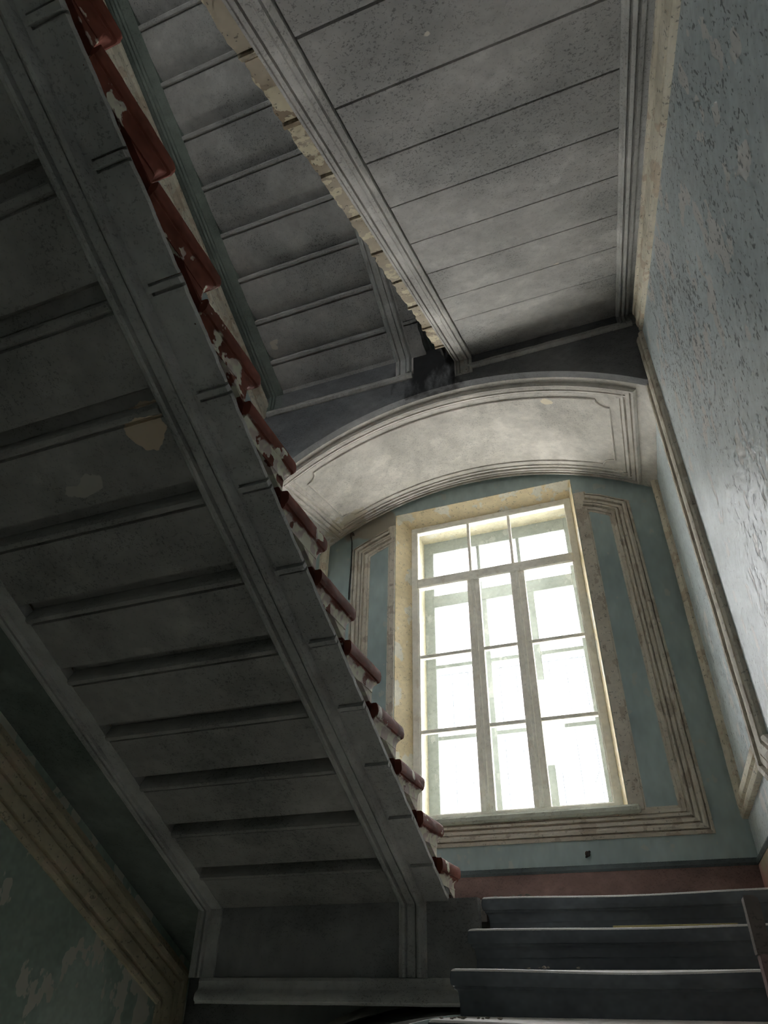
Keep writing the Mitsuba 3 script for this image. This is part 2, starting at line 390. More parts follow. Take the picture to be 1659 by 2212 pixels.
def vault_shell(at):
    xs, bs = np.linspace(XL + 0.001, XR - 0.001, 61), np.linspace(0, 0.999, 9)
    X, B = np.meshgrid(xs, bs, indexing='ij')
    lo, hi = at(X, B, 0.0), at(X, B, -0.05)
    return cat(grid(lo), grid(hi[::-1]))

def spandrel(at, yf, ztop, x0=XL, x1=XR, th=0.06):
    xs = np.linspace(x0, x1, 61)
    low = at(xs, 0.0)[:, 2]
    poly = [(x, z) for x, z in zip(xs, low)] + [(x1, ztop), (x0, ztop)]
    return prism(poly, 1, yf, yf + th)

# rails on the vault: a frame of several ridges following the curve
VPROF = [(0, -0.012), (0, 0.016), (0.010, 0.032), (0.022, 0.034), (0.026, 0.002), (0.034, 0.002), (0.038, 0.022), (0.060, 0.026), (0.064, 0.002), (0.071, 0.002),
         (0.075, 0.026), (0.092, 0.022), (0.096, 0.001), (0.103, 0.001), (0.107, 0.012), (0.128, 0.012), (0.132, -0.003), (0.138, -0.012)]
def vault_frame(at, prof, mb0, mb1, mx0, mx1, notch=0.0, depth=1.39):
    """A closed frame mb0 behind the front edge and mb1 before the window wall, measured in metres."""
    x0, x1 = XL + mx0, XR - mx1
    y0, y1 = mb0, depth - mb1
    c = []
    if notch:
        arc = lambda cx, cy, a0: [(cx + notch * math.cos(a0 + t), cy + notch * math.sin(a0 + t)) for t in np.linspace(0, -math.pi / 2, 5)]
        path = arc(x0, y0, math.pi / 2) + arc(x1, y0, math.pi) + arc(x1, y1, -math.pi / 2) + arc(x0, y1, 0)
    else:
        path = [(x0, y0), (x1, y0), (x1, y1), (x0, y1)]
    path = path + [path[0]]
    path = densify(path, 0.06)[:-1]
    return sweep(path, prof, lambda u, v, h: at(u, v / depth, h), closed=True)

# ------------------------------------------------------------------ stair flights
NOSE = [(0.000, -0.112), (0.004, -0.112), (0.005, -0.104), (0.006, -0.092), (0.010, -0.080), (0.017, -0.072), (0.024, -0.068), (0.024, -0.060), (0.033, -0.058), (0.038, -0.049), (0.040, -0.036), (0.039, -0.020), (0.036, -0.009), (0.029, -0.002), (0.020, 0.0)]
OH = 0.039
RAIL_R = [(0, -0.05), (0, 0.0), (0.010, 0.003), (0.016, 0.014), (0.026, 0.022), (0.036, 0.020), (0.040, 0.002), (0.044, 0.002), (0.048, 0.012), (0.088, 0.014), (0.091, 0.000), (0.096, 0.000), (0.100, 0.026), (0.112, 0.036), (0.124, 0.034), (0.132, 0.020), (0.135, 0.002), (0.150, 0.0), (0.150, -0.05)]
RAIL_L = [(0, -0.05), (0, 0.0), (0.070, 0.0), (0.074, 0.014), (0.086, 0.018), (0.091, 0.001), (0.097, 0.001), (0.101, 0.016), (0.116, 0.018), (0.124, 0.014), (0.128, 0.0), (0.15, 0.0), (0.15, -0.05)]
RAIL_3L = [(0, -0.05), (0, 0.014), (0.008, 0.022), (0.018, 0.026), (0.022, 0.010), (0.028, 0.010), (0.032, 0.028), (0.048, 0.034), (0.058, 0.024), (0.088, 0.026), (0.091, 0.006), (0.096, 0.006), (0.099, 0.024), (0.112, 0.026), (0.116, 0.008), (0.122, 0.008), (0.125, 0.016), (0.136, 0.014), (0.140, 0.0), (0.145, -0.05)]
RAIL_3R = [(0, -0.05), (0, 0.006), (0.010, 0.012), (0.016, 0.022), (0.024, 0.024), (0.027, 0.003), (0.033, 0.003), (0.037, 0.024), (0.052, 0.028), (0.056, 0.006), (0.063, 0.006), (0.067, 0.024), (0.084, 0.020), (0.088, 0.003), (0.130, 0.003), (0.130, -0.05)]
class Flight:
    """Stone steps between a wall at xw and a free end at xe, rising along sy. tip: (y, z) of the first nosing; joint: (y, z) of the first soffit joint."""
    def __init__(self, name, label, n, sy, tip, joint, xw, xe, mat, wear=0.0, first=0, seed=0, zend=None):
        self.t = thing(name, label, 'staircase')
        self.sy, self.tip, self.joint, self.xw, self.xe, self.n = sy, tip, joint, xw, xe, n
        self.out = 1 if xe > xw else -1
        body_x = xe - self.out * 0.030
        self.body_x = body_x
        js, jz = sy * (joint[0] - tip[0]), joint[1]
        self.js, self.jz = js, jz
        for j in range(first, n):
            s0, zt = G * j, tip[1] + RI * j
            sr = s0 + OH
            nx = 34
            xs = np.linspace(xw, body_x, nx)
            rows = []
            e_s = np.linspace(0, 1, 9)
            for o, dz in NOSE:
                fr = [(sr - o, x) for x in xs[:-1]]
                xo = body_x + self.out * o * 0.75
                corner = [(sr - o, xo - self.out * 0.012), (sr - o + 0.0035, xo - self.out * 0.0035), (sr - o + 0.012, xo)]
                en = [(sr - o + 0.012 + (s0 + G + OH - (sr - o) - 0.012) * q, xo) for q in e_s[1:]]
                pts = np.array(fr + corner + en)
                z = np.full(len(pts), zt + dz)
                if wear:
                    w = np.exp(-((pts[:, 1] - (xw + body_x) / 2 - 0.03 * math.sin(j * 2.1)) / (0.30 * abs(xw - body_x))) ** 2)
                    front = np.clip(1 - (pts[:, 0] - s0) / 0.22, 0, 1)
                    z -= wear * (0.8 + 0.3 * math.sin(j * 1.7)) * w * front * np.clip((dz + 0.112) / 0.112, 0, 1)
                rows.append(np.stack([pts[:, 1], tip[0] + sy * pts[:, 0], z], -1))
            P = np.array(rows)
            side = grid(P)
            top = P[-1]
            ring = np.vstack([top, [[xw, tip[0] + sy * (s0 + G + OH), zt]]])
            # the tread as a strip grid, so that wear stays a smooth dip
            back = np.array([[x, tip[0] + sy * (s0 + G + OH), zt] for x in top[:nx + 2, 0]])
            mid = [top[:nx + 2] * (1 - q) + back * q for q in np.linspace(0, 1, 6)]
            for q, m_ in zip(np.linspace(0, 1, 6), mid):
                m_[:, 2] = zt + (top[:nx + 2, 2] - zt) * (1 - q) ** 1.6
            tread = grid(np.array(mid))
            endfill = trimesh.Trimesh(np.vstack([top[nx + 1:], [back[-1]]]), [[i, i + 1, len(top) - nx - 1] for i in range(len(top) - nx - 2)], process=False)
            rear = P[:, -1]
            rc = np.vstack([rear, [[body_x - self.out * 0.004, rear[0, 1], zt]], [rear.mean(0)]])
            kk = len(rc) - 1
            rearcap = trimesh.Trimesh(rc, [[i, (i + 1) % kk, kk] for i in range(kk)], process=False)
            # the stone below the nosing
            a0, a1 = (js + G * (j - 1), jz + RI * (j - 1)), (js + G * j, jz + RI * j)
            ins = 0.084
            nn = (RI / L, -G / L)
            low0, low1 = (a0[0] - nn[0] * ins, a0[1] - nn[1] * ins), (a1[0] - nn[0] * ins, a1[1] - nn[1] * ins)
            poly = [(sr, zt - 0.006 - wear), (sr, zt - RI - 0.001), low0, low1, (s0 + G + OH + 0.001, zt - 0.006 - wear)]
            if low0[0] < sr - 0.001 and j == first: poly[2] = (sr, low0[1] + (sr - low0[0]) * sl)
            poly = [(tip[0] + sy * a, b) for a, b in poly]
            if zend is not None: poly = [(a, max(b, zend)) for a, b in poly]
            body = prism(poly, 0, xw, body_x)
            st = cat(side, tread, endfill, rearcap, body)
            if wear == 0:
                st = jitter(st, 0.0035, 24, seed + 5)
            obj('step', st, mat, self.t, smooth=28)

    # --- the underside: t runs up the slope from the first joint, h below the surface
    def under(self, t, h):
        d = (G / L, RI / L)
        nn = (RI / L, -G / L)
        return self.tip[0] + self.sy * (self.js + np.asarray(t) * d[0] + np.asarray(h) * nn[0]), self.jz + np.asarray(t) * d[1] + np.asarray(h) * nn[1]

    style = 'step'
    def panels(self, i0, i1, xa, xb, mat, recess, bead, t_first=None):
        if self.style == 'flat':                                                        # plain slabs with an open joint
            prof = [(0.0, -0.022), (0.006, -0.022), (0.009, -0.004), (L - 0.009, 0.002), (L - 0.005, -0.022), (L - 0.0005, -0.022)]
        else:                                                                           # a roll at the upper edge, the next slab starting in a recess
            start = [(0.0, -recess), (0.046, -recess), (0.050, -recess * 0.9), (0.054, -0.004)] if self.style == 'step' else \
                    [(0.0, -recess), (0.02, -recess * 0.80), (0.045, -recess * 0.55), (0.075, -recess * 0.32), (0.11, -recess * 0.14), (0.15, -recess * 0.04), (0.18, -0.001)]
            prof = start + [(L - 0.048, -0.001), (L - 0.044, -0.016), (L - 0.039, -0.016), (L - 0.036, 0.0), (L - 0.031, bead * 0.8), (L - 0.022, bead), (L - 0.012, bead * 0.8), (L - 0.006, 0.0), (L - 0.004, -0.012), (L - 0.003, -recess - 0.01), (L - 0.0005, -recess - 0.01)]
        rw = 0.06
        for i in range(i0, i1):
            pr = [(i * L - L + a, h) for a, h in prof]
            if t_first is not None and i == i0:
                pr = [(t_first, -0.004)] + [q for q in pr if q[0] > max(t_first, i * L - L + rw) + 0.003]
            pr = pr + [(pr[-1][0], -0.085), (pr[0][0], -0.085)]
            y, z = self.under([q[0] for q in pr], [q[1] for q in pr])
            m = prism(np.stack([y, z], -1), 0, xa, xb)
            obj('soffit_panel', m, mat, self.t, smooth=30)

    def rail(self, x_in, sgn, prof, t0, t1, mat, name='soffit_rail', drop=None, zfloor=None, label=None):
        """A moulding along the soffit at x_in, profile across towards sgn; at its lower (drop < 0) or upper end it bends down the landing's face to zfloor."""
        pts = [self.under(t, 0) for t in np.linspace(t0, t1, 3)]
        pts = [np.array([float(a), float(b)]) for a, b in pts]
        nsl = np.array([self.sy * RI / L, -G / L])
        nrm = [nsl] * 3
        if zfloor is not None:
            nf = np.array([-1.0, 0.0])
            mit = nsl + nf
            mit = mit / (mit @ nsl)
            if drop == 'low':
                pts = [np.array([pts[0][0], zfloor])] + pts
                nrm = [nf, mit] + nrm[1:]
            else:
                pts = pts + [np.array([pts[-1][0], zfloor])]
                nrm = nrm[:-1] + [mit, nf]
        rows = []
        for p, nv in zip(pts, nrm):
            rows.append([[x_in + sgn * a, p[0] + nv[0] * h, p[1] + nv[1] * h] for a, h in prof])
        k = obj(name, strip(np.array(rows)), mat, self.t, smooth=25)
        if label: labels[k] = {'label': label}

    def edge(self, i0, i1, xa, xb, mat, amp=0.008, gap=0.0006, thick=0.02, lift=0.0, seed=0):
        """The strip outside the rail: the underside of each step's end, xa inner, xb outer and ragged."""
        for i in range(i0, i1):
            ta, tb = i * L - L + gap, i * L - gap
            ts = np.concatenate([np.linspace(ta, tb - 0.04, 20), tb - np.array([0.0361, 0.0359, 0.031, 0.0261, 0.0259, 0.02, 0.012, 0.0071, 0.0069, 0.0])])
            rag = amp * (meshkit.fbm(np.stack([ts * 22, 0 * ts + seed, 0 * ts], -1), 3, seed) - 0.35) * 2
            xo = xb - self.out * np.maximum(rag, -0.004)
            sk = 0.012 * (ts - ta) / (tb - ta)
            rows = []
            for t, x, lf in zip(ts, xo, sk):
                q = tb - t
                hb = lift + lf * 0.3 + (-0.022 if q < 0.007 else (0.008 if q < 0.026 else (-0.020 if q < 0.036 else 0.0)))
                y, z = self.under([t] * 4, [hb, hb, lift - thick, lift - thick])
                xx = [xa, x, x, xa]
                rows.append(np.stack([xx, y, z], -1))
            obj('edge_strip', strip(np.array([np.vstack([r_, r_[:1]]) for r_ in rows])), mat, self.t, smooth=35)

# nearer flight, from the landing up over the viewer
f2 = Flight('stair_flight', 'dark stone flight with chipped red step ends rising overhead from the landing to the left', 12, -1, (0.1467, RI), (-0.3185, 0.1133), XLL, -0.130, 'step_red', seed=1)
TL2 = f2.js
t_low2 = (YF0 + 0.3185) / -G * L          # where the soffit meets the landing's face
f2.panels(0, 12, -1.43, -0.405, 'soffit_dark', 0.058, 0.012, t_first=t_low2)
f2.rail(-0.405, 1, RAIL_R, t_low2, 11.2 * L, 'rail_paint', drop='low', zfloor=-0.335)
f2.rail(-1.43, -1, RAIL_L, t_low2, 11.2 * L, 'rail_paint', drop='low', zfloor=-0.335)
f2.rail(-1.575, -1, [(0, -0.05), (0, -0.004), (0.33, -0.004), (0.33, -0.05)], (0.46 + 0.3185) / -G * L, 11.2 * L, 'margin_green', name='soffit_margin', label='dark green margin along the wall')
f2.edge(0, 12, -0.258, -0.146, 'rail_paint', amp=0.003, seed=3)

# upper flight above the viewer's right, rising to the upper half landing
f3 = Flight('stair_flight', 'pale grey stone flight overhead at the right rising towards the window wall', 12, 1, (-3.61, 2.182), (-2.8712, 2.2826), XR - 0.002, 0.0, 'stone_plain', seed=2)
t_up3 = (YF1 + 2.8712) / G * L
i_last = int(t_up3 / L)
f3.style = 'flat'
f3.panels(-2, i_last + 1, 0.225, 1.30, 'soffit_paint', 0.010, -0.001)
prl = [(i_last * L - 0.006, -0.012), (t_up3, -0.004), (t_up3, -0.075), (i_last * L - 0.006, -0.075)]
yy, zz = f3.under([q[0] for q in prl], [q[1] for q in prl])
obj('soffit_panel', prism(np.stack([yy, zz], -1), 0, 0.225, 1.30), 'soffit_paint', f3.t)
f3.rail(0.218, -1, RAIL_3L, -2.4 * L, t_up3, 'rail_pale', drop='up', zfloor=3.50)
f3.rail(1.292, 1, RAIL_3R, -2.4 * L, t_up3, 'rail_paint', drop='up', zfloor=3.55)
f3.edge(-2, i_last + 1, 0.082, 0.012, 'edge_plaster', amp=0.014, gap=0.004, seed=9)

# upper flight above the nearer one
f4 = Flight('stair_flight', 'grey stone flight high at the back left with ribbed underside', 13, -1, (-0.048, 4.053), (-0.4504, 3.9783), XL, -0.130, 'stone_plain', seed=4)
t_low4 = (YF1 + 0.4504) / -G * L
f4.style = 'cove'
f4.panels(0, 12, -1.43, -0.405, 'soffit_paint', 0.050, 0.009, t_first=t_low4)
f4.rail(-0.405, 1, RAIL_R, t_low4, 11.5 * L, 'rail_paint', drop='low', zfloor=3.66)
f4.rail(-1.43, -1, RAIL_L[:-3] + [(0.134, 0.0), (0.18, 0.0), (0.18, -0.05)], t_low4, 11.5 * L, 'margin_green', drop='low', zfloor=3.66)
f4.edge(0, 12, -0.258, -0.146, 'soffit_paint', amp=0.006, seed=6)

# flight going up to the landing in front of the viewer
f1 = Flight('stair_flight', 'dark worn stone steps climbing to the landing below the window', 12, 1, (-11 * G, -11 * RI), (-11 * G + 0.35, -11 * RI - 0.10), XR - 0.002, 0.0, 'step_dark', wear=0.016, seed=8, zend=ZG)

# ------------------------------------------------------------------ lower half landing
ld = thing('landing', 'half landing below the window between the two flights', 'landing')
obj('floor_slab', box(XL + 0.001, XR - 0.001, 0.345, YW - 0.001, -0.10, -0.002), 'floor_pale', ld)
obj('floor_slab', box(XL + 0.001, 0.0, 0.11, 0.35, -0.10, -0.002), 'floor_pale', ld)
obj('floor_slab', box(XLL + 0.001, XL, 0.46, YW - 0.001, -0.30, -0.125), 'stone_plain', ld)
bs = -(YF0 + 0.3185) / -G * L
zs2 = 0.1133 + (-0.3185 - YF0) * sl
obj('face_panel', box(-1.43, -0.405, YF0 + 0.012, YF0 + 0.05, -0.345, zs2 + 0.02), 'fascia_grey', ld)
obj('face', prism([(-0.26, -0.345), (-0.002, -0.345), (-0.002, -0.008), (-0.16, -0.008), (-0.16, 0.05), (-0.26, 0.05)], 1, YF0 - 0.002, YF0 + 0.06), 'fascia_grey', ld)

BMOULD = [(-0.335, 0.0), (-0.338, 0.012), (-0.350, 0.018), (-0.372, 0.014), (-0.385, 0.018), (-0.394, 0.030), (-0.404, 0.040), (-0.418, 0.043), (-0.432, 0.040), (-0.438, 0.030), (-0.446, 0.028), (-0.446, -0.06), (-0.335, -0.06)]
def hmould(x0, x1, yf, prof):
    rows = [[[x, yf - h, z] for z, h in prof] for x in np.linspace(x0, x1, 30)]
    return strip(np.array(rows))
obj('face_moulding', jitter(hmould(-1.50, -0.004, YF0, BMOULD), 0.0025, 16, 3), 'rail_paint', ld, smooth=30)
obj('spandrel', spandrel(vault_low, YF0 + 0.48, -0.31, XLL + 0.001, XR - 0.001), 'fascia_grey', ld)
obj('vault', vault_shell(vault_low), 'soffit_dark', ld, smooth=40)

# ------------------------------------------------------------------ upper half landing
lu = thing('landing', 'vaulted half landing high above the window', 'landing')
obj('floor_slab', box(XL, -0.01, YF1 + 0.065, YW - 0.001, 3.80, ZU - 0.002), 'stone_plain', lu)
obj('floor_slab', box(-0.01, XR - 0.001, 0.04, YW - 0.001, 3.80, ZU - 0.002), 'stone_plain', lu)
obj('spandrel', spandrel(vault_up, YF1, 3.885, XL + 0.001, XR - 0.001), 'spandrel_paint', lu)
UM = lambda z1, hh, pr: [(z1, 0.0), (z1 - 0.004, pr * .5), (z1 - 0.014, pr * .8), (z1 - 0.022, pr * .5), (z1 - 0.030, pr * .9), (z1 - hh * .6, pr), (z1 - hh * .8, pr), (z1 - hh, pr * .4), (z1 - hh, -0.02), (z1, -0.02)]
obj('face_moulding', jitter(hmould(-1.555, -0.262, YF1, UM(3.67, 0.065, 0.030)), 0.003, 14, 8), 'rail_pale', lu, smooth=30)
obj('face_moulding', jitter(hmould(0.14, 1.385, YF1, UM(3.595, 0.060, 0.028)), 0.003, 14, 9), 'rail_paint', lu, smooth=30)
obj('vault', vault_shell(vault_up), 'vault_paint', lu, smooth=40)
obj('vault_moulding', vault_frame(vault_up, VPROF, 0.115, 0.04, 0.11, 0.11), 'vault_paint', lu, smooth=25)
obj('vault_moulding', vault_frame(vault_up, [(0, -0.01), (0, 0.008), (0.006, 0.012), (0.012, 0.008), (0.012, -0.01)], 0.29, 0.225, 0.285, 0.285, notch=0.09), 'vault_paint', lu, smooth=25)

# ------------------------------------------------------------------ floors behind the viewer
fm = thing('floor_middle', 'stone floor slab where the nearer flight arrives overhead', kind='structure')
obj('slab', box(XLL, XR, YB, -3.45, ZM - 0.25, ZM), 'stone_plain', fm)
fu = thing('floor_top', 'stone floor slab where the highest flight arrives', kind='structure')
obj('slab', box(XL, XR, YB, -3.95, 5.67, 5.92), 'stone_plain', fu)

# ------------------------------------------------------------------ window
w1 = thing('window_1', 'tall cream painted casement window with small panes', kind='structure')
def ringprism(o0, o1, y0, y1, wdt):
    """A splayed lining: outer rectangle o0 at y0 to o1 at y1, wdt thick into the wall."""
    def rect(r, e): return [(r[0] - e, r[2] - e), (r[1] + e, r[2] - e), (r[1] + e, r[3] + e), (r[0] - e, r[3] + e)]
    P = []
    for k in range(5):
        k = k % 4
        a0, a1, b0, b1 = rect(o0, 0)[k], rect(o1, 0)[k], rect(o0, wdt)[k], rect(o1, wdt)[k]
        P.append([(a0[0], y0, a0[1]), (a1[0], y1, a1[1]), (b1[0], y1, b1[1]), (b0[0], y0, b0[1]), (a0[0], y0, a0[1])])
    return grid(np.array(P))
obj('reveal', ringprism((OX0 + .004, OX1 - .004, OZ0 + .004, OZ1 - .004), (FX0 + .004, FX1 - .004, FZ0 + .004, FZ1 - .004), YW - 0.002, YFR, 0.0035), 'reveal_paint', w1)

obj('reveal', ringprism((-0.756, 0.676, 0.664, 3.276), (-0.756, 0.676, 0.664, 3.276), 1.41, 1.605, 0.0035), 'lining_paint', w1)
def framebar(x0, x1, z0, z1, y0, y1, c=0.005):
    return cbox(x0, x1, y0, y1, z0, z1, c)
Y0, Y1 = YFR - 0.01, YFR + 0.055
m1, m2 = -0.231, 0.160
fr = [framebar(FX0, FX0 + 0.062, FZ0, FZ1, Y0, Y1), framebar(FX1 - 0.062, FX1, FZ0, FZ1, Y0, Y1), framebar(FX0 + 0.05, FX1 - 0.05, FZ1 - 0.06, FZ1, Y0 + .001, Y1), framebar(FX0 + 0.05, FX1 - 0.05, FZ0, FZ0 + 0.035, Y0 + .001, Y1)]
for m in fr: obj('frame', jitter(m, 0.001, 20), 'window_paint', w1)
obj('transom', framebar(FX0 + 0.055, FX1 - 0.055, 2.628, 2.722, Y0 - 0.012, Y1, 0.010), 'window_paint', w1)
for xc, wd in ((m1, 0.092), (m2, 0.104)):
    obj('mullion', cat(framebar(xc - wd / 2, xc + wd / 2, FZ0 + 0.03, 2.632, Y0 + 0.004, Y1), framebar(xc - 0.014, xc + 0.014, FZ0 + 0.03, 2.632, Y0 - 0.008, Y0 + 0.006, 0.004)), 'window_paint', w1)
for xc in (-0.249, 0.133):
    obj('glazing_bar', framebar(xc - 0.012, xc + 0.012, 2.715, FZ1 - 0.055, Y0 + 0.012, Y1 - 0.01, 0.004), 'window_paint', w1)
cols = [(FX0 + 0.06, m1 - 0.045), (m1 + 0.045, m2 - 0.05), (m2 + 0.05, FX1 - 0.06)]
for a, b in cols:
    for zc in (1.962, 1.318):
        obj('glazing_bar', framebar(a - 0.004, b + 0.004, zc - 0.015, zc + 0.015, Y0 + 0.012, Y1 - 0.01, 0.004), 'window_paint', w1)
    # thin rebate of each casement
    cs = [framebar(a - 0.006, a + 0.010, FZ0 + 0.034, 2.63, Y0 + 0.006, Y1 - 0.004, 0.003), framebar(b - 0.010, b + 0.006, FZ0 + 0.034, 2.63, Y0 + 0.006, Y1 - 0.004, 0.003)]
    obj('casement', cat(*cs), 'window_paint', w1)
rows = [(FZ0 + 0.034, 1.304), (1.332, 1.948), (1.976, 2.63)]
YG = YFR + 0.022
def pane(a, b, c, d, y):
    return trimesh.Trimesh([[a, y, c], [b, y, c], [b, y, d], [a, y, d]], [[0, 1, 2], [0, 2, 3]], process=False)
for a, b in cols:
    for c, d in rows: obj('pane', pane(a, b, c, d, YG), 'glass', w1)
tc = [(FX0 + 0.06, -0.261), (-0.237, 0.121), (0.145, FX1 - 0.06)]
for a, b in tc: obj('pane', pane(a, b, 2.72, FZ1 - 0.058, YG), 'glass', w1)
# outer sash, 27 cm behind
QX0, QX1, QZ0, QZ1 = -0.76, 0.68, 0.66, 3.28
P0, P1 = 1.60, 1.655
n1, n2 = -0.215, 0.205
osash = [framebar(QX0, QX0 + 0.095, QZ0, QZ1, P0, P1), framebar(QX1 - 0.085, QX1, QZ0, QZ1, P0, P1), framebar(QX0 + 0.08, QX1 - 0.08, QZ1 - 0.13, QZ1, P0 + .001, P1), framebar(QX0 + 0.08, QX1 - 0.08, QZ0, QZ0 + 0.09, P0 + .001, P1)]
for m in osash: obj('outer_frame', m, 'outer_paint', w1)
obj('outer_transom', framebar(QX0 + 0.08, QX1 - 0.08, 2.555, 2.675, P0 - 0.004, P1), 'outer_paint', w1)
for xc, wd in ((n1, 0.075), (n2, 0.085)):
    obj('outer_mullion', framebar(xc - wd / 2, xc + wd / 2, QZ0 + 0.08, 2.56, P0 + .003, P1), 'outer_paint', w1)
for xc in (-0.225, 0.155):
    obj('outer_glazing_bar', framebar(xc - 0.015, xc + 0.015, 2.67, QZ1 - 0.12, P0 + .006, P1), 'outer_paint', w1)
oc = [(QX0 + 0.094, n1 - 0.036), (n1 + 0.036, n2 - 0.041), (n2 + 0.041, QX1 - 0.084)]
for a, b in oc:
    for zc in (1.968, 1.338): obj('outer_glazing_bar', framebar(a - 0.004, b + 0.004, zc - 0.016, zc + 0.016, P0 + .008, P1 - .005), 'outer_paint', w1)
    for c, d in ((QZ0 + 0.09, 1.322), (1.354, 1.952), (1.984, 2.556)): obj('outer_pane', pane(a, b, c, d, 1.635), 'glass', w1)
for a, b in ((QX0 + 0.094, -0.24), (-0.21, 0.14), (0.17, QX1 - 0.084)): obj('outer_pane', pane(a, b, 2.674, QZ1 - 0.13, 1.635), 'glass', w1)
# sill board with a rounded end
sx = np.linspace(-0.99, 0.812, 40)
SPROF = [(YW + 0.14, 0.655), (YW + 0.14, 0.60), (YW - 0.03, 0.572), (YW - 0.052, 0.576), (YW - 0.062, 0.590), (YW - 0.062, 0.606), (YW - 0.052, 0.620), (YW - 0.03, 0.628), (YW + 0.14, 0.655)]
sill = []
for x in (-0.985, -0.975, 0.795, 0.806, 0.812):
    k = 1 if abs(x) < 0.8 or x == -0.975 else (0.75 if x == 0.806 else 0.45)
    zc = 0.60
    sill.append([[x, y, zc + (z - zc) * k if y < YW else z] for y, z in SPROF])
sill_m = man(strip(np.array(sill)[:, :-1][:, list(range(8)) + [0]]))
obj('sill', cat(cbox(-0.98, 0.812, YW - 0.062, YW + 0.0, 0.574, 0.626, 0.014), prism([(YW - 0.02, 0.60), (YW - 0.02, 0.626), (YFR, 0.668), (YFR, 0.64)], 0, -0.86, 0.715)), 'sill_paint', w1, smooth=30)

# ------------------------------------------------------------------ trims on the walls
FRAMEP = [(0, -0.01), (0, 0.016), (0.012, 0.026), (0.020, 0.030), (0.023, 0.006), (0.028, 0.006), (0.031, 0.034), (0.046, 0.040), (0.058, 0.034), (0.062, 0.008), (0.068, 0.008),
          (0.072, 0.024), (0.094, 0.024), (0.098, 0.004), (0.104, 0.004), (0.108, 0.034), (0.122, 0.036), (0.126, 0.008), (0.132, 0.008), (0.136, 0.018), (0.158, 0.016), (0.162, 0.003), (0.178, 0.003), (0.178, -0.01)]
t1 = thing('trim_1', 'peeling brown moulded frame on the wall around the window', kind='structure')
xl_, xr_ = -1.335, 1.200
# path runs so that the inside of the frame lies to its left (counter-clockwise in x, z)
arch_l = [(-1.335, 3.085), (-1.15, 3.175), (-0.985, 3.240)]
arch_r = [(0.850, 3.192), (0.96, 3.150), (1.180, 3.030)]
pth = [(xl_, 3.085)] + [(xl_, 0.440), (xr_ + 0.02, 0.432), (1.175, 3.030)]
pth = [arch_l[2], arch_l[1]] + pth + [arch_r[1], arch_r[0]]
obj('moulding', jitter(sweep(densify(pth, 0.25), FRAMEP, on_window_wall), 0.002, 12, 4), 'trim_brown', t1, smooth=20)
obj('casing', cat(sweep([(OX1 + 0.004, 3.22), (OX1 + 0.004, 0.60)], [(0, -0.01), (0, 0.014), (0.09, 0.012), (0.096, 0.004), (0.104, 0.004), (0.104, -0.01)], on_window_wall)), 'trim_brown', t1)
obj('casing', cat(sweep([(OX0 - 0.004, 0.60), (OX0 - 0.004, 3.27)], [(0, -0.01), (0, 0.014), (0.05, 0.012), (0.056, 0.004), (0.066, 0.004), (0.066, -0.01)], on_window_wall)), 'trim_brown', t1)

BAND = [(0, -0.01), (0, 0.020), (0.014, 0.030), (0.026, 0.028), (0.030, 0.008), (0.037, 0.008), (0.041, 0.034), (0.070, 0.044), (0.090, 0.042), (0.094, 0.012), (0.102, 0.012), (0.106, 0.036),
        (0.140, 0.038), (0.144, 0.016), (0.152, 0.016), (0.156, 0.050), (0.178, 0.054), (0.196, 0.044), (0.200, 0.020), (0.222, 0.020), (0.222, -0.01)]
z_off = 0.285
sof3 = lambda y: 3.775 + sl * y
t2 = thing('trim_2', 'yellowish flaking moulding on the right wall under the pale flight', kind='structure')
yc = -0.30
inc = [(-5.5, sof3(-5.5) - z_off), (yc, sof3(yc) - z_off)]
obj('moulding', jitter(sweep(densify(inc, 0.12), [(a * 0.8, h * 0.75) for a, h in BAND], on_right_wall), 0.003, 10, 5), 'trim_yellow', t2, smooth=25)
t3 = thing('trim_3', 'brown moulded frame standing upright on the right wall beside the landing', kind='structure')
zc0 = sof3(yc) - z_off
slope_low = lambda y: 0.40 + sl * (y - yc)
pv = [(yc, zc0), (yc, slope_low(yc) + 0.17), (-5.2, slope_low(-5.2) + 0.17)]
BANDV = [(-a if False else a, h) for a, h in BAND]
obj('moulding', jitter(sweep(densify(pv, 0.12), [(-a, h) for a, h in BAND][::-1] if False else BAND, on_right_wall), 0.003, 10, 6), 'trim_brown', t3, smooth=25)
# panel frame of the niche
nz0 = 0.50
pn = [(yc + 0.225, 3.3), (yc + 0.225, nz0), (1.185, nz0), (1.185, 3.2)]
THIN = [(0, -0.01), (0, 0.030), (0.02, 0.040), (0.045, 0.030), (0.055, 0.045), (0.09, 0.050), (0.11, 0.030), (0.13, 0.020), (0.13, -0.01)]
obj('niche_moulding', jitter(sweep(densify(pn[1:], 0.15), THIN, on_right_wall), 0.003, 10, 7), 'trim_yellow', t3, smooth=25)

t4 = thing('trim_4', 'pale yellow moulding on the upper left wall under the high flight', kind='structure')
sof4 = lambda y: 0.1133 + 3.865 - (y + 0.4504) * sl
yc4 = -0.17
p4 = [(0.03, 3.45), (yc4, sof4(yc4) - 0.285), (-5.0, sof4(-5.0) - 0.285)]
obj('moulding', jitter(sweep(densify([(yc4, sof4(yc4) - 0.285), (-5.0, sof4(-5.0) - 0.285)], 0.12), [(-a, h) for a, h in BAND][::-1], on_wall_x(XL)), 0.003, 10, 8), 'trim_yellow', t4, smooth=25)
obj('moulding', sweep(densify([(yc4, sof4(yc4) - 0.25), (yc4, 0.6)], 0.12), BAND, on_wall_x(XL)), 'trim_yellow', t4, smooth=25)
obj('niche_moulding', sweep(densify([(1.185, 0.50), (1.185, 3.3)], 0.15), THIN, on_wall_x(XL)), 'trim_yellow', t4, smooth=25)

